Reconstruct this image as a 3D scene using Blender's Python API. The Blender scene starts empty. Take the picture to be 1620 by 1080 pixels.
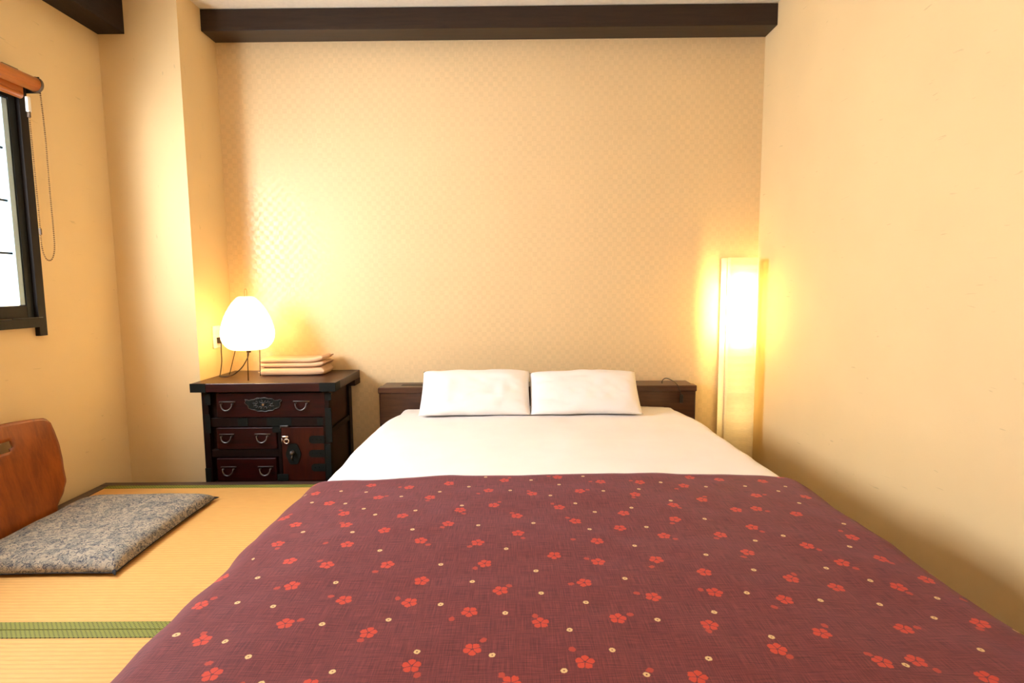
import bpy, bmesh, math, random
from mathutils import Vector, Matrix
PI = math.pi
scn = bpy.context.scene
C = scn.collection

EXPOSURE = 0.38
SKY = 6.0
DAY_W, DAY_C = 122., (.97, .95, 1.)
FILL_P, FILL_W, FILL_C = (-.3, .3, 2.3), 7., (1., .58, .20)
LAMP1_W = 5.5
BULB_E = 70.
WARM, WARM2 = (1., .66, .26), (1., .72, .28)
WALL_A, WALL_B = (.815, .615, .328), (.815, .61, .34)
PLUM = (.132, .0255, .024)
SIDE_R = .100

# ------------------------------------------------------------------ camera
cam_data = bpy.data.cameras.new('camera')
cam = bpy.data.objects.new('camera', cam_data); C.objects.link(cam)
FPX, PITCH, YAW, ROLL = 871.7, .0961, .0043, -.0087
cam_data.sensor_width = 36; cam_data.lens = FPX*36/1620
cam_data.clip_start = .02
_f = Vector((-math.sin(YAW)*math.cos(PITCH), math.cos(YAW)*math.cos(PITCH), -math.sin(PITCH)))
_r = Vector((math.cos(YAW), math.sin(YAW), 0)); _u = _r.cross(_f)
_r2 = _r*math.cos(ROLL)+_u*math.sin(ROLL); _u2 = -_r*math.sin(ROLL)+_u*math.cos(ROLL)
M = Matrix((_r2, _u2, -_f)).transposed().to_4x4(); M.translation = (0, 0, .9)
cam.matrix_world = M
scn.camera = cam

# ------------------------------------------------------------------ world, lights, exposure
scn.view_settings.view_transform = 'Standard'; scn.view_settings.look = 'None'
scn.view_settings.gamma = 1; scn.view_settings.use_curve_mapping = False
scn.view_settings.exposure = EXPOSURE
w = bpy.data.worlds.new('sky'); scn.world = w; w.use_nodes = True
w.node_tree.nodes['Background'].inputs[0].default_value = (.82, .92, 1, 1)
w.node_tree.nodes['Background'].inputs[1].default_value = SKY
def light(name, kind, loc, power, color, **kw):
    d = bpy.data.lights.new(name, kind); d.energy = power; d.color = color
    for k, v in kw.items(): setattr(d, k, v)
    o = bpy.data.objects.new(name, d); C.objects.link(o); o.location = loc
    return o
# overcast daylight entering by the window in the left wall
day = light('daylight', 'AREA', (-2.16, 1.42, 1.26), DAY_W, DAY_C, shape='RECTANGLE', size=1.55, size_y=.82)
day.rotation_euler = (0, -PI/2, 0)
day.rotation_euler = Vector((1, 0, 0)).to_track_quat('-Z', 'Z').to_euler()
# added warm fill from the ceiling, out of view above the camera
fill_l = light('warm_fill_light', 'AREA', FILL_P, FILL_W, FILL_C, shape='DISK', size=.55)

# ------------------------------------------------------------------ node helpers
def mat(name):
    m = bpy.data.materials.new(name); m.use_nodes = True
    return m, m.node_tree.nodes, m.node_tree.links, m.node_tree.nodes['Principled BSDF']
def setp(b, **kw):
    for k, v in kw.items(): b.inputs[k.replace('_', ' ')].default_value = v
def simple(name, col, rough=.5, metal=0., bump=0., bscale=80, spec=.5):
    m, N, L, b = mat(name); setp(b, Base_Color=(*col, 1), Roughness=rough, Metallic=metal); b.inputs['Specular IOR Level'].default_value = spec
    tc = N.new('ShaderNodeTexCoord'); n = N.new('ShaderNodeTexNoise'); n.inputs['Scale'].default_value = bscale; n.inputs['Detail'].default_value = 4
    L.new(tc.outputs['Object'], n.inputs['Vector'])
    r = N.new('ShaderNodeMixRGB'); r.blend_type = 'MULTIPLY'; r.inputs[0].default_value = 1
    mr = N.new('ShaderNodeMapRange'); mr.inputs[3].default_value = .9; mr.inputs[4].default_value = 1.1
    L.new(n.outputs[0], mr.inputs[0]); r.inputs[1].default_value = (*col, 1); L.new(mr.outputs[0], r.inputs[2]); L.new(r.outputs[0], b.inputs['Base Color'])
    if bump:
        bp = N.new('ShaderNodeBump'); bp.inputs['Strength'].default_value = bump; bp.inputs['Distance'].default_value = .002
        L.new(n.outputs[0], bp.inputs['Height']); L.new(bp.outputs[0], b.inputs['Normal'])
    return m
class G:
    """small helper to write maths as nodes"""
    def __init__(s, N, L): s.N, s.L = N, L
    def m(s, op, a, b=0., c=0.):
        n = s.N.new('ShaderNodeMath'); n.operation = op
        for i, v in enumerate((a, b, c)):
            if isinstance(v, (int, float)): n.inputs[i].default_value = v
            else: s.L.new(v, n.inputs[i])
        return n.outputs[0]
    def noise(s, vec, scale, detail=3., sc=(1, 1, 1), rot=(0, 0, 0), dist=0.):
        mp = s.N.new('ShaderNodeMapping'); mp.inputs['Scale'].default_value = sc; mp.inputs['Rotation'].default_value = rot
        s.L.new(vec, mp.inputs[0]); n = s.N.new('ShaderNodeTexNoise'); n.inputs['Scale'].default_value = scale
        n.inputs['Detail'].default_value = detail; n.inputs['Distortion'].default_value = dist
        s.L.new(mp.outputs[0], n.inputs['Vector']); return n.outputs[0]
    def rng(s, v, a, b, c=0., d=1.):
        n = s.N.new('ShaderNodeMapRange'); n.inputs[1].default_value = a; n.inputs[2].default_value = b
        n.inputs[3].default_value = c; n.inputs[4].default_value = d; s.L.new(v, n.inputs[0]); return n.outputs[0]
    def mix(s, f, a, b, mode='MIX'):
        n = s.N.new('ShaderNodeMixRGB'); n.blend_type = mode
        for i, v in ((0, f), (1, a), (2, b)):
            if isinstance(v, (int, float)): n.inputs[i].default_value = v
            elif isinstance(v, tuple): n.inputs[i].default_value = (*v, 1)
            else: s.L.new(v, n.inputs[i])
        return n.outputs[0]
    def bump(s, h, b, strength=.3, dist=.002):
        n = s.N.new('ShaderNodeBump'); n.inputs['Strength'].default_value = strength; n.inputs['Distance'].default_value = dist
        s.L.new(h, n.inputs['Height']); s.L.new(n.outputs[0], b.inputs['Normal'])
def obj_coord(N): return N.new('ShaderNodeTexCoord').outputs['Object']

def wallpaper(name, col, axes):
    """cream paper wallcovering with short pale brown fibres; axes = rotation so the wall lies in the noise's XY"""
    m, N, L, b = mat(name); g = G(N, L); o = obj_coord(N)
    setp(b, Roughness=.75); b.inputs['Specular IOR Level'].default_value = .25
    mp = N.new('ShaderNodeMapping'); mp.inputs['Rotation'].default_value = axes; L.new(o, mp.inputs[0]); v = mp.outputs[0]
    base = g.mix(g.rng(g.noise(v, 3.), .3, .7), tuple(c*.97 for c in col), tuple(min(1, c*1.02) for c in col))
    fib = None
    for k, (sx, sy, rz) in enumerate(((1, .16, .5), (1, .16, -1.0), (1, .16, 1.9))):
        n = g.noise(v, 75. + 9*k, 1., (sx, sy, 1), (0, 0, rz), .6)
        t = g.rng(n, .77, .82); fib = t if fib is None else g.m('MAXIMUM', fib, t)
    colr = g.mix(g.m('MULTIPLY', fib, .28), base, tuple(c*.45 for c in col)); L.new(colr, b.inputs['Base Color'])
    g.bump(g.noise(v, 220., 3.), b, .12, .001)
    return m
def checker_paper():
    m, N, L, b = mat('checker_wallpaper'); g = G(N, L); o = obj_coord(N)
    sx = N.new('ShaderNodeSeparateXYZ'); L.new(o, sx.inputs[0])
    cx = g.m('FLOOR', g.m('MULTIPLY', sx.outputs[0], 1/.0262)); cz = g.m('FLOOR', g.m('MULTIPLY', sx.outputs[2], 1/.0262))
    ck = g.m('FLOORED_MODULO', g.m('ADD', cx, cz), 2.)
    st = g.noise(o, 60., 2., (3, .1, .12)); st2 = g.noise(o, 60., 2., (.12, .1, 3))
    weave = g.mix(ck, st, st2)
    grain = g.rng(weave, .3, .7, .965, 1.03)
    fx = g.m('FRACT', g.m('MULTIPLY', sx.outputs[0], 1/.0262)); fz = g.m('FRACT', g.m('MULTIPLY', sx.outputs[2], 1/.0262))
    fade = g.rng(g.noise(o, 2.3, 2.), .3, .7, .55, 1.)
    a = g.mix(g.m('MULTIPLY', ck, fade), WALL_B, tuple(c*k for c, k in zip(WALL_B, (.94, .94, .925))))
    L.new(g.mix(1., a, grain, 'MULTIPLY'), b.inputs['Base Color'])
    L.new(g.rng(ck, 0, 1, .62, .42), b.inputs['Roughness']); setp(b, Metallic=.08)
    hh = g.m('ADD', g.m('MULTIPLY', weave, .5), ck); g.bump(hh, b, .12, .001)
    return m
def wood(name, c1, c2, scale=9., stretch=(1, 12, 12), rough=.4, coat=0., spec=.5):
    m, N, L, b = mat(name); g = G(N, L); o = obj_coord(N)
    n = g.noise(o, scale, 5., stretch, dist=.5); n2 = g.noise(o, scale*5, 4., stretch)
    f = g.rng(g.m('ADD', g.m('MULTIPLY', n, .7), g.m('MULTIPLY', n2, .3)), .36, .64)
    L.new(g.mix(f, c1, c2), b.inputs['Base Color']); setp(b, Roughness=rough); b.inputs['Coat Weight'].default_value = coat; b.inputs['Coat Roughness'].default_value = .12
    b.inputs['Specular IOR Level'].default_value = spec
    g.bump(n2, b, .08, .001); return m
def fabric(name, col, rough=.9, scale=900., var=.04, bumpd=.0008):
    m, N, L, b = mat(name); g = G(N, L); o = obj_coord(N)
    n = g.noise(o, 7., 4.); L.new(g.mix(g.rng(n, .3, .7), tuple(c*(1-var) for c in col), col), b.inputs['Base Color'])
    setp(b, Roughness=rough); b.inputs['Specular IOR Level'].default_value = .15
    g.bump(g.noise(o, scale, 2.), b, .25, bumpd); return m
def tatami():
    m, N, L, b = mat('tatami_rush'); g = G(N, L); o = obj_coord(N)
    sx = N.new('ShaderNodeSeparateXYZ'); L.new(o, sx.inputs[0])
    rib = g.m('ABSOLUTE', g.m('SINE', g.m('MULTIPLY', sx.outputs[1], PI/.0158)))       # one rounded rib per 1.6 cm
    ribs = g.m('POWER', rib, .45)
    straw = g.noise(o, 60., 3., (.35, 14, 1)); patch = g.noise(o, 2.2, 3., (1, 1.6, 1))
    c = g.mix(g.rng(straw, .3, .7), (.54, .29, .08), (.70, .40, .13)); c = g.mix(g.rng(patch, .3, .7), c, (.66, .35, .10), 'MIX')
    c = g.mix(.55, c, g.mix(g.rng(straw, .3, .7), (.58, .30, .08), (.74, .42, .13)))
    c = g.mix(1., c, g.rng(ribs, 0, 1, .70, 1.), 'MULTIPLY'); L.new(c, b.inputs['Base Color'])
    setp(b, Roughness=.55); b.inputs['Specular IOR Level'].default_value = .35
    g.bump(g.m('ADD', ribs, g.m('MULTIPLY', straw, .35)), b, .35, .0012); return m
def heri():
    m, N, L, b = mat('green_border_cloth'); g = G(N, L); o = obj_coord(N)
    v = N.new('ShaderNodeTexVoronoi'); v.voronoi_dimensions = '2D'; v.inputs['Scale'].default_value = 1; v.inputs['Randomness'].default_value = 0.
    sx = N.new('ShaderNodeSeparateXYZ'); L.new(o, sx.inputs[0])
    # tortoise-shell lattice: rows of dots every 7 mm, alternate rows shifted half a step
    u = g.m('MULTIPLY', sx.outputs[0], 1/.0125); w_ = g.m('MULTIPLY', sx.outputs[1], 1/.0062); row = g.m('FLOOR', w_)
    us = g.m('ADD', u, g.m('MULTIPLY', g.m('FLOORED_MODULO', row, 2.), .5))
    fx = g.m('SUBTRACT', g.m('FRACT', us), .5); fy = g.m('SUBTRACT', g.m('FRACT', w_), .5)
    d = g.m('ADD', g.m('ABSOLUTE', g.m('MULTIPLY', fx, 1.6)), g.m('ABSOLUTE', fy))
    dot = g.rng(d, .30, .42, 1., 0.)
    L.new(g.mix(dot, (.18, .19, .020), (.02, .026, .004)), b.inputs['Base Color']); setp(b, Roughness=.7)
    g.bump(dot, b, -.3, .001); return m
def zabuton_cloth():
    m, N, L, b = mat('arabesque_cushion_cloth'); g = G(N, L); o = obj_coord(N)
    a = g.noise(o, 40., 2., (1, 1, 1), dist=2.0); bb = g.noise(o, 46., 2., (1, 1, 1), (.4, .3, 1.2), dist=3.2); cc = g.noise(o, 60., 2., dist=1.5)
    navy = g.m('MULTIPLY', g.rng(g.m('ABSOLUTE', g.m('SUBTRACT', a, .5)), .0, .065, 1., 0.), g.rng(cc, .40, .46))
    cream = g.rng(g.m('ABSOLUTE', g.m('SUBTRACT', bb, .56)), .0, .03, 1., 0.)
    grey = g.rng(g.noise(o, 26., 2., dist=1.5), .45, .56)
    c = g.mix(grey, (.33, .28, .21), (.19, .18, .155)); c = g.mix(g.m('MULTIPLY', cream, .8), c, (.50, .44, .32)); c = g.mix(g.m('MULTIPLY', navy, .95), c, (.018, .03, .06))
    L.new(c, b.inputs['Base Color']); setp(b, Roughness=.85); b.inputs['Specular IOR Level'].default_value = .2
    g.bump(g.noise(o, 500., 2.), b, .2, .0006); return m
def duvet_cloth():
    """plum slub cotton printed with coral plum blossoms, single petals and cream rings.
    face attributes give each face the centre (and turn) of its nearest motif; the shapes are drawn here"""
    m, N, L, b = mat('plum_blossom_cloth'); g = G(N, L)
    def attr(n):
        a = N.new('ShaderNodeAttribute'); a.attribute_name = n; s = N.new('ShaderNodeSeparateXYZ'); L.new(a.outputs['Vector'], s.inputs[0]); return s.outputs, a.outputs['Vector']
    (px, py, _), pv = attr('cloth'); (fx, fy, fr), _ = attr('blossom'); (qx, qy, qr), _ = attr('petal'); (dx, dy, dr), _ = attr('ring')
    def polar(cx, cy, rot):
        x = g.m('SUBTRACT', px, cx); y = g.m('SUBTRACT', py, cy)
        return g.m('SQRT', g.m('ADD', g.m('MULTIPLY', x, x), g.m('MULTIPLY', y, y))), g.m('ADD', g.m('ARCTAN2', y, x), rot)
    wob = g.m('MULTIPLY', g.m('SUBTRACT', g.noise(pv, 300., 2.), .5), .006)
    r, th = polar(fx, fy, fr); r = g.m('ADD', r, wob)
    c5 = g.m('ABSOLUTE', g.m('COSINE', g.m('MULTIPLY', th, 2.5)))
    edge = g.m('MULTIPLY', g.m('ADD', .55, g.m('MULTIPLY', g.m('POWER', c5, .45), .45)), .0160)
    inside = g.rng(g.m('SUBTRACT', edge, r), -.0004, .0006)
    gap = g.rng(g.m('MULTIPLY', c5, r), .0008, .0026)                 # dark line between petals
    core = g.rng(r, .0018, .0028)
    fl = g.m('MULTIPLY', g.m('MULTIPLY', inside, gap), core)
    r2, t2 = polar(qx, qy, qr); r2 = g.m('ADD', r2, wob)
    e2 = g.m('MULTIPLY', g.m('ADD', 1., g.m('MULTIPLY', g.m('COSINE', g.m('MULTIPLY', t2, 2.)), .10)), .0062)
    pe = g.rng(g.m('SUBTRACT', e2, r2), -.0004, .0006)
    r3, t3 = polar(dx, dy, dr); e3 = g.m('ABSOLUTE', g.m('SUBTRACT', g.m('ADD', r3, g.m('MULTIPLY', wob, .5)), .0034)); ri = g.rng(e3, .0015, .0025, 1., 0.)
    slubx = g.noise(pv, 90., 4., (.25, 6, 1)); sluby = g.noise(pv, 90., 4., (6, .22, 1)); big = g.noise(pv, 5., 3.)
    thread = g.m('ADD', g.m('MULTIPLY', slubx, .55), g.m('MULTIPLY', sluby, .45))
    base = g.mix(g.rng(thread, .36, .64), tuple(c*.5 for c in PLUM), tuple(c*1.5 for c in PLUM)); base = g.mix(g.m('MULTIPLY', g.rng(slubx, .62, .72), .4), base, tuple(c*.35 for c in PLUM))
    base = g.mix(g.m('MULTIPLY', g.rng(sluby, .66, .76), .25), base, tuple(c*2. for c in PLUM))
    c = g.mix(g.m('MULTIPLY', pe, .9), base, (.38, .045, .022)); c = g.mix(g.m('MULTIPLY', fl, .93), c, (.50, .050, .018)); c = g.mix(g.m('MULTIPLY', ri, .9), c, (.66, .48, .22))
    L.new(c, b.inputs['Base Color']); setp(b, Roughness=.8); b.inputs['Specular IOR Level'].default_value = .25
    b.inputs['Sheen Weight'].default_value = .12; b.inputs['Sheen Roughness'].default_value = .5; b.inputs['Sheen Tint'].default_value = (.75, .6, .9, 1)
    g.bump(thread, b, .35, .0012); return m
def paper_shade(name, col, thru, rough_lines=0.):
    m, N, L, b = mat(name); g = G(N, L); out = N['Material Output']
    tr = N.new('ShaderNodeBsdfTranslucent'); df = N.new('ShaderNodeBsdfDiffuse'); tp = N.new('ShaderNodeBsdfTransparent')
    o = obj_coord(N); n = g.noise(o, 40., 4., (1, 1, 5) if rough_lines else (1, 1, 1)); c = g.mix(g.rng(n, .35, .65), tuple(v*.92 for v in col), col)
    L.new(c, tr.inputs[0]); L.new(c, df.inputs[0]); tp.inputs[0].default_value = (*col, 1)
    m1 = N.new('ShaderNodeMixShader'); m1.inputs[0].default_value = .28; L.new(tr.outputs[0], m1.inputs[1]); L.new(df.outputs[0], m1.inputs[2])
    m2 = N.new('ShaderNodeMixShader'); m2.inputs[0].default_value = thru; L.new(m1.outputs[0], m2.inputs[1]); L.new(tp.outputs[0], m2.inputs[2])
    L.new(m2.outputs[0], out.inputs[0]); return m

MT = {}
MT['plain'] = None
def mats():
    T = MT
    T['wall_x'] = wallpaper('side_wallpaper', WALL_A, (0, PI/2, 0)); T['wall_y'] = wallpaper('pillar_wallpaper', WALL_A, (PI/2, 0, 0))
    T['checker'] = checker_paper()
    T['ceiling'] = simple('ceiling_paint', (.80, .74, .62), .8, 0, .2, 60, .2)
    T['beam'] = wood('dark_beam_wood', (.020, .011, .008), (.036, .019, .012), 5, (1, 14, 14), .42, 0., .35)
    T['beam_y'] = wood('dark_beam_wood_lengthwise', (.010, .0065, .0055), (.018, .011, .009), 5, (14, 1, 14), .55, 0., .2)
    T['trim'] = wood('tatami_frame_wood', (.035, .018, .014), (.075, .038, .028), 6, (1, 14, 14), .45)
    T['subfloor'] = wood('floor_boards', (.10, .06, .035), (.17, .10, .06), 5, (1, 10, 10), .5)
    T['tatami'] = tatami(); T['heri'] = heri()
    T['lacquer'] = wood('red_lacquered_wood', (.010, .0010, .0008), (.028, .0026, .0018), 8, (1, 10, 10), .38, .2, .3)
    T['lacquer_z'] = wood('dark_lacquered_wood', (.005, .0014, .001), (.010, .0025, .002), 8, (10, 10, 1), .45, .0, .18)
    T['lacquer_door'] = wood('door_lacquered_wood', (.022, .003, .0012), (.045, .006, .002), 8, (10, 10, 1), .42, .08, .2)
    T['lacquer_front'] = wood('dark_red_lacquered_wood', (.009, .0006, .0005), (.026, .0016, .0012), 8, (1, 10, 10), .42, .08, .2)
    T['iron'] = simple('blackened_iron', (.006, .0075, .006), .6, .0, .35, 300, .15)
    T['handle'] = simple('worn_iron_handle', (.13, .125, .12), .28, .95, .15, 200)
    T['brightkey'] = simple('polished_steel', (.85, .8, .75), .18, 1., 0, 50)
    T['head'] = wood('walnut_headboard', (.040, .014, .007), (.075, .028, .014), 6, (1, 12, 12), .36, .15, .4)
    T['headdark'] = wood('dark_walnut', (.035, .015, .010), (.06, .026, .016), 6, (1, 12, 12), .45)
    T['black'] = simple('black_plastic', (.008, .008, .008), .4)
    T['slot'] = simple('black_slot', (.012, .007, .005), .7)
    T['sheet'] = fabric('white_cotton', (.90, .86, .835)); T['pillow'] = fabric('pillow_cotton', (.92, .88, .86))
    T['towel'] = fabric('beige_terry', (.74, .47, .28), .95, 350., .08, .002)
    T['duvet'] = duvet_cloth(); T['zabuton'] = zabuton_cloth(); T['piping'] = fabric('dark_cushion_underside', (.03, .03, .035))
    T['ply'] = wood('bent_plywood', (.20, .044, .005), (.34, .085, .010), 4.5, (6, 6, 1.2), .3, .35)
    T['plyedge'] = wood('plywood_edge', (.05, .016, .006), (.12, .04, .012), 20, (1, 1, 20), .5)
    T['frame'] = wood('dark_window_frame', (.008, .006, .0055), (.014, .010, .008), 6, (10, 10, 1), .5, 0, .2)
    T['alu'] = simple('grey_aluminium_sash', (.42, .58, .66), .5, .1); T['darkalu'] = simple('dark_aluminium', (.016, .019, .019), .5, .1, spec=.2)
    T['blindwood'] = wood('orange_blind_cloth', (.50, .15, .03), (.66, .22, .05), 9, (10, 1, 10), .3, .3)
    T['chain'] = simple('bronze_chain', (.17, .09, .03), .4, .5); T['whiteplastic'] = simple('white_plastic', (.85, .83, .78), .4)
    T['greyplastic'] = simple('grey_plastic', (.12, .08, .05), .5)
    T['wire'] = simple('lamp_wire', (.06, .035, .015), .4, .5); T['bamboo'] = simple('bamboo_tip', (.38, .24, .06), .5)
    T['cord'] = simple('brown_cord', (.035, .02, .012), .5)
    T['shade'] = paper_shade('washi_shade', (.97, .93, .86), .22, 1); T['tallshade'] = paper_shade('ribbed_tall_shade', (.96, .86, .68), 0., 1)
    T['whitepaper'] = simple('white_paper', (.93, .88, .76), .8)
    T['bulb'] = simple('opal_bulb', (.9, .88, .8), .3)
    m, N, L, b = mat('frosted_glass'); out = N['Material Output']
    tl = N.new('ShaderNodeBsdfTranslucent'); tl.inputs[0].default_value = (.93, .97, 1, 1); tp = N.new('ShaderNodeBsdfTransparent'); tp.inputs[0].default_value = (.97, .99, 1, 1)
    gl = N.new('ShaderNodeBsdfGlossy'); gl.inputs['Roughness'].default_value = .25
    m1 = N.new('ShaderNodeMixShader'); m1.inputs[0].default_value = .75; L.new(tl.outputs[0], m1.inputs[1]); L.new(tp.outputs[0], m1.inputs[2])
    m2 = N.new('ShaderNodeMixShader'); m2.inputs[0].default_value = .04; L.new(m1.outputs[0], m2.inputs[1]); L.new(gl.outputs[0], m2.inputs[2]); L.new(m2.outputs[0], out.inputs[0])
    T['glass'] = m
mats()

# ------------------------------------------------------------------ mesh helpers
def bm_obj(name, bm, m=None, parent=None, smooth=False, recalc=True):
    if recalc: bmesh.ops.recalc_face_normals(bm, faces=bm.faces[:])
    me = bpy.data.meshes.new(name); bm.to_mesh(me); bm.free()
    if smooth:
        for p in me.polygons: p.use_smooth = True
    o = bpy.data.objects.new(name, me); C.objects.link(o)
    if m is not None: me.materials.append(MT[m] if isinstance(m, str) else m)
    if parent is not None: o.parent = parent
    return o
def box(bm, x0, x1, y0, y1, z0, z1, bev=0., seg=2):
    vs = [bm.verts.new((x, y, z)) for z in (z0, z1) for y in (y0, y1) for x in (x0, x1)]
    f = [bm.faces.new([vs[i] for i in q]) for q in ((0, 2, 3, 1), (4, 5, 7, 6), (0, 1, 5, 4), (2, 6, 7, 3), (0, 4, 6, 2), (1, 3, 7, 5))]
    if bev > 0:
        ed = {e for a in f for e in a.edges}
        bmesh.ops.bevel(bm, geom=list(ed), offset=bev, segments=seg, affect='EDGES', profile=.5)
    return bm
def boxo(name, x0, x1, y0, y1, z0, z1, m, parent=None, bev=.0, seg=2, org=None):
    """box in the parent's local frame when org (parent's location) is given"""
    bm = bmesh.new(); ox, oy, oz = org or (0, 0, 0)
    box(bm, x0-ox, x1-ox, y0-oy, y1-oy, z0-oz, z1-oz, bev, seg); return bm_obj(name, bm, m, parent)
def tube(bm, pts, r, n=8, closed=False, cap=True):
    pts = [Vector(p) for p in pts]; rings = []; N_ = len(pts)
    up = Vector((0, 0, 1)); prev = None
    for i, p in enumerate(pts):
        if closed: t = pts[(i+1) % N_]-pts[i-1]
        else: t = pts[min(i+1, N_-1)]-pts[max(i-1, 0)]
        t.normalize()
        if prev is None:
            a = up.cross(t); a = a if a.length > .05 else Vector((1, 0, 0)).cross(t); a.normalize()
        else:
            a = prev-t*prev.dot(t); a.normalize()
        prev = a; b = t.cross(a); rr = r[i] if isinstance(r, (list, tuple)) else r
        rings.append([bm.verts.new(p+(a*math.cos(2*PI*k/n)+b*math.sin(2*PI*k/n))*rr) for k in range(n)])
    for i in range(N_ if closed else N_-1):
        A, B = rings[i], rings[(i+1) % N_]
        for k in range(n): bm.faces.new((A[k], A[(k+1) % n], B[(k+1) % n], B[k]))
    if cap and not closed: bm.faces.new(rings[0][::-1]); bm.faces.new(rings[-1])
    return bm
def spline(pts, n=8):
    P = [Vector(p) for p in pts]; P = [2*P[0]-P[1]]+P+[2*P[-1]-P[-2]]; out = []
    for i in range(1, len(P)-2):
        for k in range(n):
            t = k/n; a, b, c, d = P[i-1:i+3]
            out.append(.5*((2*b)+(-a+c)*t+(2*a-5*b+4*c-d)*t*t+(-a+3*b-3*c+d)*t**3))
    out.append(P[-2]); return out
def lathe(bm, prof, n=32, cx=0, cy=0, cap=False):
    rings = [[bm.verts.new((cx+r*math.cos(2*PI*k/n), cy+r*math.sin(2*PI*k/n), z)) for k in range(n)] for r, z in prof]
    for A, B in zip(rings, rings[1:]):
        for k in range(n): bm.faces.new((A[k], A[(k+1) % n], B[(k+1) % n], B[k]))
    if cap: bm.faces.new(rings[0][::-1]); bm.faces.new(rings[-1])
    return bm
def grid(bm, nu, nv, f, wrap_u=False):
    V = [[bm.verts.new(f(i/(nu if wrap_u else nu-1), j/(nv-1))) for j in range(nv)] for i in range(nu)]
    for i in range(nu if wrap_u else nu-1):
        for j in range(nv-1): bm.faces.new((V[i][j], V[(i+1) % nu][j], V[(i+1) % nu][j+1], V[i][j+1]))
    return V
def plate(bm, pts, y0, y1):
    """extrude a closed x-z outline from y0 to y1"""
    A = [bm.verts.new((x, y0, z)) for x, z in pts]; B = [bm.verts.new((x, y1, z)) for x, z in pts]; n = len(pts)
    bm.faces.new(A); bm.faces.new(B[::-1])
    for k in range(n): bm.faces.new((A[k], B[k], B[(k+1) % n], A[(k+1) % n]))
    return bm
def thing(name, label, cat, loc=(0, 0, 0), rz=0., group=None):
    o = bpy.data.objects.new(name, None); C.objects.link(o); o.location = loc; o.rotation_euler = (0, 0, rz); o.empty_display_size = .1
    o['label'] = label; o['category'] = cat
    if group: o['group'] = group
    return o
def tag(o, label, cat, group=None):
    o['label'] = label; o['category'] = cat
    if group: o['group'] = group
    return o
def struct(o, label, cat):
    o['kind'] = 'structure'; o['label'] = label; o['category'] = cat; return o
def hsh(*a):
    return math.sin(sum(v*k for v, k in zip(a, (12.9898, 78.233, 37.719))))*43758.5453 % 1
def vn(x, y, s=0):
    """value noise 2-D in -1..1"""
    xi, yi = math.floor(x), math.floor(y); fx, fy = x-xi, y-yi; fx = fx*fx*(3-2*fx); fy = fy*fy*(3-2*fy)
    a, b, c, d = hsh(xi, yi, s), hsh(xi+1, yi, s), hsh(xi, yi+1, s), hsh(xi+1, yi+1, s)
    return 2*((a*(1-fx)+b*fx)*(1-fy)+(c*(1-fx)+d*fx)*fy)-1

# ------------------------------------------------------------------ room shell
XW, XL, XR, D, PY, ZC, ZF, YB = -1.99, -1.602, 1.364, 3.112, 2.77, 2.342, -.17, -1.3
WIN = (.60, 2.272, .80, 1.72)      # window opening in the left wall: y0 y1 z0 z1
struct(boxo('floor', XW-.15, XR+.15, YB-.12, D+.12, ZF-.06, ZF, 'subfloor'), 'brown board floor below the raised tatami area', 'floor')
struct(boxo('ceiling', XW-.15, XR+.15, YB-.12, D+.12, ZC, ZC+.06, 'ceiling'), 'cream painted ceiling', 'ceiling')
struct(boxo('wall_back', XL, XR, D, D+.12, ZF, ZC, 'checker'), 'end wall in woven checkered cream wallpaper', 'wall')
struct(boxo('wall_right', XR, XR+.12, YB, D+.12, ZF, ZC, 'wall_x'), 'plain cream right wall with faint paper fibres', 'wall')
struct(boxo('wall_front', XW, XR, YB-.12, YB, ZF, ZC, 'wall_y'), 'cream wall behind the viewer', 'wall')
bm = bmesh.new()                                     # left wall in pieces around the window, joined flush
y0, y1, z0, z1 = WIN
box(bm, XW-.14, XW, YB, y0, ZF, ZC); box(bm, XW-.14, XW, y1, D+.12, ZF, ZC)
box(bm, XW-.14, XW, y0, y1, ZF, z0); box(bm, XW-.14, XW, y0, y1, z1, ZC)
struct(bm_obj('wall_left', bm, 'wall_x', recalc=False), 'tan papered left wall with the window', 'wall')
struct(boxo('pillar', XW, XL, PY, D+.12, ZF, ZC, 'wall_y'), 'square papered corner pillar beside the chest of drawers', 'pillar')
# dark wooden boards along the ceiling: fascia over the bed's end wall, boxed beam over the window
struct(boxo('trim_1', XL, XR, D-.138, D, 2.233, ZC-.003, 'beam', None, .002), 'dark wooden beam above the end wall', 'beam')
struct(boxo('trim_2', XW, -1.86, YB, PY, 2.131, ZC-.003, 'beam_y', None, .002), 'dark wooden boxed beam along the left wall above the window', 'beam')
# raised tatami platform frame
YT = 2.532
struct(boxo('trim_3', -1.945, .84, YT-.045, YT, ZF, .0, 'trim', None, .003), 'dark wooden edge board behind the tatami mats', 'edge board')
struct(boxo('trim_6', .797, .84, YB+.02, YT-.046, ZF, .0, 'trim', None, .003), 'dark wooden edge board right of the tatami mats, below the bed', 'edge board')
struct(boxo('trim_4', -1.945, -1.898, YB+.02, YT-.046, ZF, .0, 'trim', None, .003), 'dark wooden edge board left of the tatami mats', 'edge board')

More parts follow.
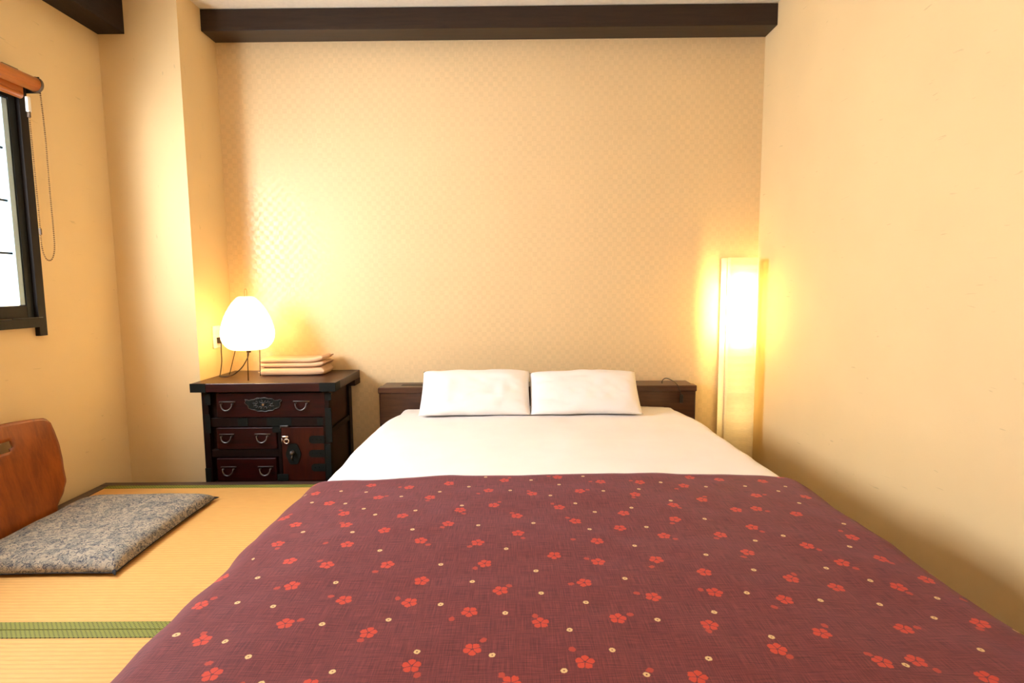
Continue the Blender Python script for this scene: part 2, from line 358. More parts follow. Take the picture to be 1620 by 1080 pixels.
def tatami_mat(x0, x1, y0, y1, label):
    t = thing('tatami_mat', label, 'tatami mat', ((x0+x1)/2, (y0+y1)/2, ZF), group='tatami mats of the raised floor')
    g_ = .0012
    boxo('mat_body', x0+g_, x1-g_, y0+g_, y1-g_, ZF, -.001, 'tatami', t, .003, 2, t.location)
    for ya, yb in ((y0+g_, y0+.034), (y1-.034, y1-g_)):
        boxo('border_band', x0+g_/2, x1-g_/2, ya-g_*.4, yb, -.02, .0015, 'heri', t, .0012, 2, t.location)
    return t
JY = 1.392
tatami_mat(-1.897, .24, JY, YT-.046, 'tatami mat at the far end, under the grey cushion, in front of the chest')
tatami_mat(.242, .795, JY, YT-.046, 'tatami mat hidden below the head half of the bed by the right wall')
tatami_mat(-1.897, .24, .30, JY-.001, 'tatami mat nearest the viewer, left of the purple bed cover')
tatami_mat(.242, .795, .30, JY-.001, 'tatami mat below the foot half of the bed by the right wall')
tatami_mat(-1.897, .795, -.79, .299, 'tatami mat beyond the foot of the bed, below the viewer')
boxo_front = boxo('trim_5', -1.945, .84, -.84, -.792, ZF, 0, 'trim', None, .003)
struct(boxo_front, 'dark wooden edge board at the entrance side of the tatami mats', 'edge board')

# ------------------------------------------------------------------ window
wn = bpy.data.objects.new('window_1', None); C.objects.link(wn); wn.location = (XW, 1.45, .75)
struct(wn, 'dark framed window with frosted panes and thin bars in the left wall', 'window')
WO = wn.location
bm = bmesh.new()
def wb(x0, x1, y0, y1, z0, z1, bev=.002): box(bm, x0-WO.x, x1-WO.x, y0-WO.y, y1-WO.y, z0-WO.z, z1-WO.z, bev)
wb(XW-.05, XW+.02, 2.276, 2.314, .72, 1.74)                                  # right jamb with its horn below the sill
bm_obj('window_jamb', bm, 'frame', wn); bm = bmesh.new(); wb(XW-.05, XW+.02, .555, .598, .72, 1.74); bm_obj('window_jamb', bm, 'frame', wn)
bm = bmesh.new(); wb(XW-.05, XW+.024, .60, 2.275, .757, .795); bm_obj('window_sill', bm, 'frame', wn)
bm = bmesh.new(); wb(XW-.05, XW+.02, .60, 2.275, 1.70, 1.74); bm_obj('window_head', bm, 'frame', wn)
for ya, yb in ((1.415, 2.274), (.602, 1.46)):
    dx = 0 if ya > 1 else -.03
    s = bpy.data.objects.new('sash', None); C.objects.link(s); s.parent = wn
    def sb(nm, x0, x1, y0, y1, z0, z1, m, bev=.0015):
        return boxo(nm, x0+dx, x1+dx, y0, y1, z0, z1, m, s, bev, 2, WO)
    sb('stile', XW-.028, XW+.004, yb-.030, yb, .797, 1.70, 'darkalu'); sb('stile', XW-.028, XW+.004, ya, ya+.032, .797, 1.70, 'darkalu')
    sb('sash_liner', XW-.030, XW-.001, yb-.055, yb-.031, .85, 1.66, 'alu'); sb('sash_liner', XW-.030, XW-.008, ya+.033, ya+.055, .85, 1.66, 'alu')
    sb('rail', XW-.028, XW+.004, ya+.033, yb-.031, .797, .847, 'frame'); sb('rail', XW-.028, XW+.004, ya+.033, yb-.031, 1.665, 1.70, 'frame')
    for z in (1.056, 1.263, 1.467):
        sb('glazing_bar', XW-.021, XW-.013, ya+.05, yb-.04, z-.004, z+.004, 'darkalu', .0005)
    zz = (.848, 1.056, 1.263, 1.467, 1.664)
    for k in range(4):
        sb('pane', XW-.026, XW-.022, ya+.04, yb-.04, zz[k], zz[k+1], 'glass', 0)
bm = bmesh.new(); tube(bm, [(0, 0, 0), (0, .14, 0)], .0016, 6); o = bm_obj('window_latch_rod', bm, 'handle', wn); o.location = (.025, .70, .047)

# ------------------------------------------------------------------ roller blind
bx, bz = XW+.06, 1.736
rb = thing('roller_blind', 'rolled-up orange brown roller blind with a bead chain above the window', 'blind', (bx, 1.45, bz)); BO = rb.location
bm = bmesh.new(); tube(bm, [(0, -.86, 0), (0, .858, 0)], .028, 24); o = bm_obj('roller', bm, 'blindwood', rb, True)
bm = bmesh.new(); box(bm, -.0005, .0005, -.85, .83, -.05, 0); o = bm_obj('hanging_cloth', bm, 'blindwood', rb); o.location = (-.024, 0, 0)
bm = bmesh.new(); tube(bm, [(-.024, -.86, -.056), (-.024, .815, -.056)], .013, 16); bm_obj('bottom_rail', bm, 'blindwood', rb, True)
for s_ in (-1, 1):
    bm = bmesh.new(); tube(bm, [(0, s_*.859, 0), (0, s_*.868, 0)], .031, 24); bm_obj('end_cap', bm, 'greyplastic', rb)
    bm = bmesh.new(); box(bm, -.058, .01, s_*.872-.002, s_*.872+.002, -.03, .034, .001); bm_obj('wall_bracket', bm, 'darkalu', rb)
    bm = bmesh.new(); box(bm, -.059, -.005, s_*.76-.035, s_*.76+.035, .027, .036, .002); bm_obj('mounting_clip', bm, 'darkalu', rb)
bm = bmesh.new(); box(bm, -.018, -.006, .826, .842, -.115, -.055, .003); bm_obj('chain_guide', bm, 'whiteplastic', rb)
# bead chain: loop hanging from the end of the roller
path = spline([(.004, .878, -.02), (.006, .882, -.2), (.0, .888, -.42), (-.003, .893, -.58), (-.008, .895, -.66), (-.012, .88, -.70), (-.012, .853, -.695), (-.012, .838, -.64), (-.012, .838, -.5), (-.012, .836, -.3), (-.012, .834, -.11)], 12)
L_ = [0]
for a_, b_ in zip(path, path[1:]): L_.append(L_[-1]+(b_-a_).length)
bm = bmesh.new(); step = .0085; k = 0; i = 0
while k*step < L_[-1]:
    d_ = k*step
    while L_[i+1] < d_: i += 1
    p = path[i].lerp(path[i+1], (d_-L_[i])/(L_[i+1]-L_[i]))
    bmesh.ops.create_icosphere(bm, subdivisions=1, radius=.0035, matrix=Matrix.Translation(p)); k += 1
tube(bm, path, .0006, 4)
o = bm_obj('bead_chain', bm, 'chain', rb)
bm = bmesh.new(); tube(bm, [(-.012, .838, -.60), (-.012, .838, -.575)], .005, 8); bm_obj('chain_joiner', bm, 'greyplastic', rb)
bm = bmesh.new(); tube(bm, [(-.012, .834, -.135), (-.012, .834, -.108)], .006, 8); bm_obj('chain_stop', bm, 'greyplastic', rb)

# unseen round disc added to go with the warm fill (set at the top)
cl = thing('ceiling_fill', 'round white ceiling disc overhead, added with the warm fill light', 'lamp', (FILL_P[0], FILL_P[1], ZC))
bm = bmesh.new(); lathe(bm, [(.02, -.002), (.30, -.002), (.30, -.03), (.28, -.035), (.02, -.035)], 40, cap=True); bm_obj('fill_disc', bm, 'whiteplastic', cl)
fill_l.location.z = ZC-.045

# ------------------------------------------------------------------ bed
def sheet_profile(s, half_w, xc, zt, rad, drop, flare=.03, crown=.012):
    """s = signed arc coordinate measured from the bed's centre line; returns x, z of the cloth and keeps s == x on the flat"""
    sg = 1 if s >= 0 else -1; a = abs(s); flat = half_w-rad; arc = rad*PI/2
    if a <= flat: x, z = a, zt+crown*(1-(a/flat)**2)
    elif a <= flat+arc:
        t = (a-flat)/rad; x, z = flat+rad*math.sin(t), zt-rad*(1-math.cos(t))
    else:
        e = a-flat-arc; x, z = half_w+flare*min(1, e/max(.001, drop)), zt-rad-e
    return xc+sg*x, z
BXC = .127
bed = thing('bed', 'low dark wood double bed frame against the checkered wall', 'bed', (BXC, 1.9, 0)); BD = bed.location
hb = bmesh.new(); HY0, HY1 = 2.93, 3.105
box(hb, -.735-BD.x, .977-BD.x, HY0-BD.y, HY1-BD.y, ZF, .372, .010, 3); hb_o = bm_obj('headboard', hb, 'head', bed)
boxo('headboard_lip', -.738, .980, HY0-.006, HY1-.12, .340, .374, 'head', hb_o, .006, 3, BD)
boxo('shelf_slot', -.625, -.20, 2.985, 3.03, .369, .3735, 'slot', hb_o, .001, 1, BD)
boxo('bed_base', -.60, .83, .80, 2.928, .035, .115, 'headdark', bed, .006, 2, BD)
for x in (-.55, .12, .74):
    for y in (.87, 2.40): boxo('leg', x-.03, x+.03, y-.03, y+.03, .0015, .036, 'headdark', bed, .003, 1, BD)
boxo('mattress', -.605, .85, .80, 2.925, .116, .262, 'sheet', bed, .035, 4, BD)

def cover(name, half_w, zt, y_head, y_foot, rad, drop, m, parent=None, wr=.004, seed=1, nu=120, nv=110, thick=.012, edge_wave=.0, foot=False, head_round=0.):
    bm = bmesh.new(); xc = BXC
    smax = half_w-rad+rad*PI/2+drop
    clo = bm.verts.layers.float_vector.new('cloth')
    foot_len = (zt-.03) if foot else 0
    tot = (y_head-y_foot)+foot_len
    V = []
    for i in range(nu):
        s = -smax+2*smax*i/(nu-1); row = []
        for j in range(nv):
            v_ = tot*j/(nv-1)
            x, z = sheet_profile(s, half_w, xc, zt, rad, drop)
            y = y_head-v_; yc = y
            if edge_wave and v_ < .12: y += edge_wave*vn(s*3.+5, 1.5, seed)*(1-v_/.12)-.015*abs(s/half_w)**4*(1-v_/.12)
            e = abs(s)-(half_w-rad)
            if foot and v_ > y_head-y_foot-rad*.0:
                d_ = v_-(y_head-y_foot); y = y_foot-.03*math.sin(min(1, d_/.06)*PI/2); z = min(z, zt-d_ if e < 0 else z-d_*.0) if e < 0 else max(.012, z-d_)
                z = max(z, .012)
            if head_round and v_ < head_round:          # round the head corners in plan
                k = 1-v_/head_round; x = xc+(x-xc)*(1-.085*k**2.2) if abs(s) > .3 else x
                z -= .012*k*k
            # soft wrinkles
            a = wr*(vn(x*4+3, y*3, seed)+.5*vn(x*9, y*7+2, seed+3)+.25*vn(x*19, y*17, seed+5))
            if e > 0:
                b_ = wr*1.6*(vn(y*6, s*2, seed+9)+.6*vn(y*14, s*3, seed+11)); x += b_*(1 if s > 0 else -1)
            z = max(.010, z+a)
            v = bm.verts.new((x, y, z)); v[clo] = (s+xc, yc, 0.); row.append(v)
        V.append(row)
    for i in range(nu-1):
        for j in range(nv-1): bm.faces.new((V[i][j], V[i][j+1], V[i+1][j+1], V[i+1][j]))
    bm.normal_update()
    o = bm_obj(name, bm, m, parent, True, False)
    if thick:
        md = o.modifiers.new('thickness', 'SOLIDIFY'); md.thickness = thick; md.offset = -1; md.use_rim = True
    return o
ws = cover('bed_sheet', .797, .268, 2.922, .90, .075, .10, 'sheet', wr=.0035, seed=4, nu=110, nv=110, thick=.010, head_round=.45)
tag(ws, 'smooth white sheet covering the mattress, bare near the pillows', 'sheet')
dv = cover('bed_cover', .823, .288, 1.735, .72, .09, .105, 'duvet', wr=.0045, seed=9, nu=170, nv=110, thick=.010, edge_wave=.012, foot=True)
tag(dv, 'plum purple bed cover printed with coral blossoms over the foot of the bed', 'bed cover')
# motif attributes (see duvet_cloth)
FLOWERS = [(-0.328,1.646),(-0.403,1.565),(-0.249,1.554),(-0.538,1.536),(-0.469,1.452),(-0.578,1.392),(-0.439,1.373),(-0.303,1.42),(-0.331,1.333),(-0.229,1.273),(-0.578,1.282),(-0.402,1.258),(-0.51,1.187),(-0.417,1.16),(-0.284,1.161),(-0.641,1.131),(-0.197,1.093),(-0.461,1.077),(-0.338,1.026),(-0.208,1.017),(-0.617,1.017),(-0.422,0.95),(-0.263,0.922),(-0.55,0.906),(-0.17,0.832),(-0.485,0.819),(-0.321,0.792),(-0.609,1.619),(-0.628,1.441),(-0.453,1.683),(-0.207,1.664),(-0.035,1.689),(-0.081,1.602),(0.049,1.569),(0.134,1.707),(0.264,1.659),(0.19,1.583),(0.385,1.657),(0.349,1.558),(0.556,1.706),(0.513,1.63),(0.641,1.686),(-0.061,1.487),(-0.152,1.455),(0.12,1.467),(0.003,1.415),(-0.174,1.364),(0.154,1.378),(0.29,1.431),(0.438,1.481),(0.532,1.524),(0.416,1.39),(0.263,1.341),(0.362,1.296),(0.502,1.302),(0.005,1.307),(-0.091,1.257),(0.194,1.266),(0.086,1.191),(-0.069,1.16),(0.181,1.164),(0.311,1.172),(0.398,1.115),(0.139,1.074),(-0.032,1.048),(0.266,1.021),(0.392,1.038),(-0.088,0.977),(0.043,0.94),(0.184,0.95),(0.344,0.931),(-0.075,0.872),(0.109,0.831),(-0.009,0.79),(0.278,0.797),(0.601,1.453),(0.699,1.553),(0.659,1.46),(0.843,1.553),(0.749,1.423),(0.598,1.346),(0.644,1.362),(0.819,1.293),(0.529,1.209),(0.684,1.245),(0.82,1.189),(0.719,1.166),(0.861,1.106),(0.57,1.092),(0.649,1.067),(0.778,1.072),(0.518,1.013),(0.843,0.952),(0.691,0.932),(0.53,0.906),(0.433,0.864),(0.586,0.832),(0.647,0.842),(0.729,0.804),(0.772,1.677)]
PETALS = [(-0.358,1.654),(-0.381,1.575),(-0.253,1.528),(-0.486,1.476),(-0.455,1.388),(-0.208,1.252),(-0.568,1.256),(-0.457,1.268),(-0.439,1.178),(-0.304,1.133),(-0.489,1.07),(-0.368,1.039),(-0.234,1.032),(-0.602,1.04),(-0.398,0.96),(-0.271,0.901),(-0.558,0.926),(-0.157,0.811),(-0.504,0.845),(-0.62,1.462),(-0.019,1.711),(-0.11,1.576),(0.039,1.591),(0.106,1.716),(0.233,1.664),(0.214,1.591),(0.36,1.67),(0.339,1.535),(0.484,1.607),(-0.046,1.51),(-0.14,1.432),(0.103,1.492),(-0.01,1.434),(-0.186,1.342),(0.136,1.396),(0.449,1.461),(0.547,1.545),(0.402,1.366),(0.384,1.277),(0.485,1.282),(0.017,1.279),(-0.108,1.238),(0.137,1.27),(-0.089,1.141),(0.157,1.178),(0.293,1.141),(0.111,1.07),(-0.015,1.065),(0.237,1.034),(0.367,1.047),(-0.119,0.957),(0.034,0.961),(0.209,0.962),(0.336,0.912),(-0.058,0.895),(0.092,0.863),(-0.024,0.807),(0.726,1.559),(0.681,1.442),(0.612,1.32),(0.81,1.326),(0.51,1.185),(0.702,1.226),(0.832,1.172),(0.734,1.141),(0.585,1.111),(0.785,1.05),(0.486,0.987),(0.829,0.935),(0.718,0.937),(0.548,0.929),(0.444,0.845),(0.575,0.851),(0.664,0.82)]
DOTS = [(-0.591,1.544),(-0.533,1.631),(-0.453,1.617),(-0.489,1.528),(-0.423,1.481),(-0.38,1.436),(-0.274,1.453),(-0.336,1.567),(-0.54,1.343),(-0.409,1.325),(-0.26,1.332),(-0.605,1.204),(-0.317,1.228),(-0.55,1.116),(-0.375,1.09),(-0.166,1.16),(-0.545,1.02),(-0.468,1.004),(-0.354,0.947),(-0.236,0.961),(-0.146,1.006),(-0.605,0.926),(-0.506,0.9),(-0.445,0.857),(-0.294,0.822),(-0.167,0.866),(-0.397,0.798),(-0.227,1.599),(-0.096,1.72),(0.049,1.687),(0.216,1.713),(-0.143,1.638),(-0.016,1.596),(0.134,1.643),(0.26,1.584),(0.369,1.601),(0.449,1.654),(0.578,1.624),(0.101,1.552),(-0.15,1.486),(0.167,1.494),(0.44,1.514),(0.214,1.442),(0.318,1.465),(-0.096,1.355),(0.045,1.363),(0.185,1.333),(0.331,1.347),(0.494,1.392),(-0.023,1.225),(0.278,1.241),(0.428,1.192),(0.042,1.125),(-0.091,1.085),(0.225,1.09),(0.049,1.037),(0.133,1.004),(-0.021,0.971),(0.367,0.972),(0.255,0.946),(0.093,0.916),(0.158,0.86),(0.31,0.839),(0.201,0.803),(0.699,1.631),(0.78,1.588),(0.796,1.499),(0.843,1.368),(0.652,1.295),(0.574,1.272),(0.783,1.244),(0.672,1.144),(0.507,1.126),(0.735,1.094),(0.829,1.035),(0.454,1.035),(0.588,1.015),(0.7,1.011),(0.773,0.969),(0.438,0.896),(0.777,0.872),(0.824,1.636)]
def spread(L0, n, dmin, rnd, lo=(-.95, .45), hi=(1.15, 1.75)):
    """continue the print where the photograph does not show it"""
    out = list(L0); tries = 0
    while n > 0 and tries < 6000:
        tries += 1; p = (rnd.uniform(lo[0], hi[0]), rnd.uniform(lo[1], hi[1]))
        inside = -.62 < p[0] < .82 and .86 < p[1] < 1.75
        if inside or any((p[0]-q[0])**2+(p[1]-q[1])**2 < dmin*dmin for q in out): continue
        out.append(p); n -= 1
    return out
def dedupe(L0, d):
    out = []
    for p in L0:
        if all((p[0]-q[0])**2+(p[1]-q[1])**2 > d*d for q in out): out.append(p)
    return out
rnd = random.Random(3)
FL = spread(dedupe(FLOWERS, .056), 60, .085, rnd); PE = spread(dedupe(PETALS, .03), 45, .09, rnd); DO = spread(dedupe(DOTS, .04), 55, .08, rnd)
me = dv.data; cl_ = me.attributes['cloth'].data
for an, pts in (('blossom', FL), ('petal', PE), ('ring', DO)):
    at = me.attributes.new(an, 'FLOAT_VECTOR', 'FACE'); rots = [rnd.uniform(0, 6.28) for _ in pts]
    for f in me.polygons:
        cx = sum(cl_[v].vector[0] for v in f.vertices)/4; cy = sum(cl_[v].vector[1] for v in f.vertices)/4
        bi = min(range(len(pts)), key=lambda i: (pts[i][0]-cx)**2+(pts[i][1]-cy)**2)
        at.data[f.index].vector = (pts[bi][0], pts[bi][1], rots[bi])

def pillow(x, y, z, w_, h_, th, tilt, rz, label, seed):
    t = thing('pillow', label, 'pillow', (x, y, z), rz, 'white pillows at the head of the bed')
    bm = bmesh.new(); n1, n2 = 44, 32
    def f(sign):
        def g_(u, v):
            a, b = 2*u-1, 2*v-1
            ea = (1-abs(a)**3.2); eb = (1-abs(b)**3.)
            prof = max(0., ea*eb)**.42
            zz = sign*th/2*prof*(1+.10*vn(a*2+seed, b*2, seed))
            # corners stay, sides draw in a little
            xx = a*w_/2*(1-.035*(1-b*b)*0-.02*(1-abs(b)**2)); yy = b*h_/2*(1-.03*(1-a*a))
            yy += .006*vn(a*3, seed, 2)*abs(b); zz += (.005*vn(a*6, b*5, seed+2)+.004*vn(a*13+b*4, b*9, seed+6)*(abs(a)**2))*prof
            return (xx, yy, zz)
        return g_
    grid(bm, n1, n2, f(1)); grid(bm, n1, n2, f(-1)); bmesh.ops.remove_doubles(bm, verts=bm.verts[:], dist=.0006)
    bmesh.ops.rotate(bm, verts=bm.verts[:], cent=(0, 0, 0), matrix=Matrix.Rotation(tilt, 3, 'X'))
    # let it sag flat on to the sheet
    for v in bm.verts:
        if v.co.z+z < .284: v.co.z = .284-z+(v.co.z+z-.284)*.08
    bm_obj('pillow_case', bm, 'pillow', t, True)
    return t
pillow(-.200, 2.765, .368, .555, .298, .125, .735, .01, 'left white pillow leaning on the headboard', 3)
pillow(.353, 2.765, .362, .555, .290, .125, .72, -.01, 'right white pillow leaning on the headboard, nearer the tall lamp', 8)

# black cable with a small connector lying over the headboard
cb = thing('cable', 'thin black cable with a small plug looped over the right end of the headboard', 'cable', (.85, 2.93, .375))
bm = bmesh.new(); pts = spline([(-.045, .05, .002), (-.047, .03, .022), (-.035, .01, .036), (-.01, -.004, .028), (.015, -.010, .010), (.03, -.013, -.015), (.043, -.013, -.05)], 8); tube(bm, pts, .0022, 6)
bm_obj('wire', bm, 'black', cb, True)
bm = bmesh.new(); box(bm, .034, .052, -.020, -.008, -.095, -.05, .004); bm_obj('plug', bm, 'black', cb)

# ------------------------------------------------------------------ chest of drawers (tansu)
CX = lambda px, pz=690: -1.5377+(px-330)*.003170+(pz-690)*(-.00016)      # drawing units of the chest front -> metres
CZ = lambda pz: .3971-(pz-620)*.003240
CF = 2.715                                                               # plane of the front
ch = thing('chest_of_drawers', 'dark red lacquered chest with black iron fittings beside the bed', 'chest', (-1.24, 2.9, ZF)); CO = ch.location
X0, X1, Z1 = -1.567, -.93, .404
def cbox(nm, xa, xb, ya, yb, za, zb, m, p=None, bev=.0015): return boxo(nm, xa, xb, ya, yb, za, zb, m, p or ch, bev, 2, CO)
body = cbox('carcass', X0+.02, X1-.012, CF+.02, 3.09, ZF, Z1, 'lacquer_z')
top = cbox('top', -1.596, -.882, 2.668, 3.105, Z1, .447, 'lacquer', bev=.003)
cbox('top_end_block', -.93, -.881, 3.0, 3.104, .372, .404, 'lacquer_z', top)
for xa, xb in ((X0, X0+.032), (X1-.034, X1)): cbox('front_post', xa, xb, CF-.006, CF+.035, ZF, Z1, 'lacquer_z')
for xa in (X1-.036,): cbox('rear_post', xa, X1, 3.045, 3.095, ZF, Z1, 'lacquer_z')
for za, zb in ((ZF, -.075), (.17, .20), (Z1-.03, Z1)): cbox('side_rail', X1-.03, X1-.002, CF+.036, 3.044, za, zb, 'lacquer_z')
for za, zb in ((-.07, .165), (.205, .37)): cbox('side_panel', X1-.024, X1-.010, CF+.04, 3.04, za, zb, 'lacquer_front')
cbox('rail', X0+.033, X1-.035, CF, CF+.03, CZ(675), CZ(661), 'lacquer_z'); cbox('rail', X0+.033, CX(438), CF, CF+.03, CZ(723), CZ(711), 'lacquer_z')
cbox('rail', X0+.033, X1-.035, CF, CF+.03, ZF, CZ(763), 'lacquer_z'); cbox('divider', CX(438), CX(443), CF-.002, CF+.03, CZ(763), CZ(675.5), 'lacquer_z')
def bail(parent, px0, px1, pz):
    """iron drop handle: back plate, two posts, swinging bail"""
    xa, xb, z = CX(px0, pz), CX(px1, pz), CZ(pz); xm = (xa+xb)/2; hw = (xb-xa)/2; yf = CF-.010
    h = bpy.data.objects.new('handle', None)
    bm = bmesh.new()
    def P(x, y, z_): return (x-CO.x, y-CO.y, z_-CO.z)
    zc = z-.006
    pts = [P(xa-.004, 0, 0)[0:1]]
    ol = [(xa-CO.x-.003, zc+.004-CO.z), (xa-CO.x-.003, zc-.002-CO.z)] + [(xm-CO.x+hw*.92*math.cos(PI+PI*k/8), zc-.004-CO.z-hw*.55*math.sin(PI*k/8)) for k in range(9)] + [(xb-CO.x+.003, zc-.002-CO.z), (xb-CO.x+.003, zc+.004-CO.z)]
    plate(bm, ol, yf+.004-CO.y, yf+.012-CO.y)
    back = bm_obj('handle', bm, 'iron', parent)
    bm = bmesh.new()
    box(bm, xa-CO.x-.003, xb-CO.x+.003, yf-.003-CO.y, yf+.003-CO.y, zc-CO.z, zc+.005-CO.z, .001)
    for x in (xm-hw*.72, xm+hw*.72): tube(bm, [P(x, yf+.008, zc-.008), P(x, yf-.012, zc-.008)], .004, 8)
    arc = [P(xm+hw*.72*math.cos(a), yf-.010-.006*math.sin(-a if a < 0 else a), zc-.009-hw*.80*math.sin(a)) for a in [PI*k/14 for k in range(15)]]
    tube(bm, arc, [.0022+.0016*math.sin(PI*k/14) for k in range(15)], 8)
    o = bm_obj('bail', bm, 'handle', None, True); bpy.data.objects.remove(h)
    o.parent = parent; return back, o
def drawer(px0, px1, pz0, pz1, hs):
    d = cbox('drawer', CX(px0, pz0), CX(px1, pz0), CF-.008, CF+.30, CZ(pz1), CZ(pz0), 'lacquer_front', bev=.003)
    for a, b, z in hs: bail(d, a, b, z)
    return d
d1 = drawer(341, 512, 622, 660, ((347, 371, 634), (464, 488, 634)))
drawer(341, 436, 676, 710, ((347, 369, 685), (403, 426, 685)))
drawer(341, 436, 724.5, 761, ((349, 372, 737), (408, 431, 737)))
# ornate lock plate on the top drawer: scalloped oval with wing tips and raised scrolls
bm = bmesh.new(); cxm, czm = CX(416.5, 640)-CO.x, CZ(639.5)-CO.z; ol = []
n = 72
for k in range(n):
    a = 2*PI*k/n; r_ = 1+.045*math.cos(13*a); x = .079*math.cos(a)*r_; z = .034*math.sin(a)*r_
    if abs(math.cos(a)) > .80: z += .020*(abs(math.cos(a))-.80)/.2; x *= 1.14
    ol.append((cxm+x, czm+z))
plate(bm, ol, CF-.0125-CO.y, CF-.0075-CO.y); lp = bm_obj('lock_plate', bm, 'iron', d1)
bm = bmesh.new()
rim = [(x_, CF-.0135-CO.y, z_) for x_, z_ in ol]; tube(bm, rim, .0017, 5, closed=True)
rr = random.Random(2)
for k in range(10):
    a0 = k*2*PI/10; cx_, cz_ = cxm+.044*math.cos(a0), czm+.017*math.sin(a0)
    sp = [(cx_+(.0025+.0095*t/9)*math.cos(a0+t*.62)*1.1, CF-.014-CO.y, cz_+(.002+.006*t/9)*math.sin(a0+t*.62)) for t in range(10)]
    tube(bm, sp, .0014, 5)
for k in range(9): bmesh.ops.create_icosphere(bm, subdivisions=1, radius=.0022, matrix=Matrix.Translation((cxm-.030+.0075*k, CF-.0145-CO.y, czm+.034-.006*((k-4)/4)**2)))
sp = [(cxm+.012*math.cos(a)*(1-a/14), CF-.015-CO.y, czm+.011*math.sin(a)*(1-a/14)) for a in [k*.5 for k in range(22)]]; tube(bm, sp, .0018, 5)
bm_obj('scroll_relief', bm, 'handle', d1, True)
bm = bmesh.new(); tube(bm, [(cxm, CF-.012-CO.y, czm), (cxm, CF-.017-CO.y, czm)], .0045, 12); bm_obj('keyhole_boss', bm, 'brightkey', d1)
# door at lower right
dr = cbox('door', CX(444.5), CX(512), CF-.008, CF+.012, CZ(761), CZ(676), 'lacquer_door', bev=.002)
for pa, pb, za, zb in ((488, 513, 701.5, 689.5), (487, 513, 723.5, 712), (490, 513, 746, 734)):
    bm = bmesh.new(); xa, xb, z0_, z1_ = CX(pa)-CO.x, CX(pb)-CO.x, CZ(za)-CO.z, CZ(zb)-CO.z; zm = (z0_+z1_)/2
    plate(bm, [(xb, z0_), (xb, z1_), (xa+.014, z1_), (xa+.004, z1_-.006), (xa, zm), (xa+.004, z0_+.006), (xa+.014, z0_)], CF-.0115-CO.y, CF-.007-CO.y)
    for k in range(3): bmesh.ops.create_icosphere(bm, subdivisions=1, radius=.003, matrix=Matrix.Translation((xa+.02+.02*k, CF-.012-CO.y, zm)))
    bm_obj('strap_hinge', bm, 'iron', dr)
bm = bmesh.new(); ex, ez = CX(464, 718)-CO.x, CZ(718)-CO.z
ol = [(ex+.036*math.cos(2*PI*k/48)*(1+.05*math.cos(2*PI*k/48*6)), ez+.056*math.sin(2*PI*k/48)*(1+.05*math.cos(2*PI*k/48*6))) for k in range(48)]
plate(bm, ol, CF-.0125-CO.y, CF-.0075-CO.y); bm_obj('lock_plate', bm, 'iron', dr)
bm = bmesh.new(); tube(bm, [(ex-.002, CF-.01-CO.y, ez+.010), (ex-.002, CF-.026-CO.y, ez+.010)], [.010, .012], 14)
bmesh.ops.create_uvsphere(bm, u_segments=12, v_segments=8, radius=.0115, matrix=Matrix.Translation((ex-.002, CF-.027-CO.y, ez+.010)))
tube(bm, [(ex-.004, CF-.016-CO.y, ez-.006), (ex-.008, CF-.018-CO.y, ez-.02), (ex-.004, CF-.016-CO.y, ez-.034)], .003, 8)
bm_obj('door_knob', bm, 'handle', dr, True)
# small steel key hanging at the lock
bm = bmesh.new(); kx, kz = CX(452, 698)-CO.x, CZ(692)-CO.z
box(bm, kx-.016, kx+.016, CF-.020-CO.y, CF-.013-CO.y, kz+.001, kz+.011, .003)
bm2 = [(kx+.006+.012*math.cos(2*PI*k/20), CF-.019-CO.y, kz-.016+.012*math.sin(2*PI*k/20)) for k in range(20)]; tube(bm, bm2, .0032, 8, closed=True)
tube(bm, [(kx-.017, CF-.017-CO.y, kz-.002), (kx-.017, CF-.017-CO.y, kz-.03)], .0018, 6); tube(bm, [(kx+.004, CF-.013-CO.y, kz-.008), (kx+.004, CF-.022-CO.y, kz-.008)], .006, 10)
bm_obj('key', bm, 'brightkey', dr, True)
bm = bmesh.new(); box(bm, CX(444)-CO.x, CX(457)-CO.x, CF-.018-CO.y, CF-.013-CO.y, CZ(675)-CO.z, CZ(672.5)-CO.z, .001); tube(bm, [(CX(445)-CO.x, CF-.016-CO.y, CZ(673)-CO.z), (CX(444)-CO.x, CF-.016-CO.y, CZ(677)-CO.z)], .002, 6); bm_obj('door_hasp', bm, 'handle', dr)
# flat iron plates on posts and rails
def iron(pa, pb, za, zb, yy=CF-.008, nails=True):
    bm = bmesh.new(); xa, xb, z0_, z1_ = CX(pa, za)-CO.x, CX(pb, za)-CO.x, CZ(zb)-CO.z, CZ(za)-CO.z
    box(bm, xa, xb, yy-CO.y-.002, yy-CO.y+.0015, z0_, z1_, .0006, 1)
    if nails:
        for x in (xa+.007, xb-.007):
            for z in (z0_+.007, z1_-.007): bmesh.ops.create_icosphere(bm, subdivisions=1, radius=.0024, matrix=Matrix.Translation((x, yy-CO.y-.0025, z)))
    return bm_obj('iron_plate', bm, 'iron', ch)
iron(374, 390, 661.5, 674, CF-.001); iron(420, 459, 661.5, 674, CF-.001); iron(430, 443.5, 674.5, 684, CF-.009)
iron(322.5, 331.5, 655, 684); iron(513, 523, 646, 700); iron(500, 512.6, 661.5, 674, CF-.001); iron(513, 523, 703, 758)
iron(438.5, 456, 750, 761, CF-.010); iron(323, 332, 622, 640); iron(512.8, 522.5, 622, 634)
iron(323, 332, 740, 762)
for xa, xb in ((-1.5965, -1.52), (-.96, -.8815)):
    bm = bmesh.new(); box(bm, xa-CO.x, xb-CO.x, 2.6655-CO.y, 2.6695-CO.y, .4035-CO.z, .4475-CO.z, .0005, 1)
    o = bm_obj('corner_plate', bm, 'iron', top)
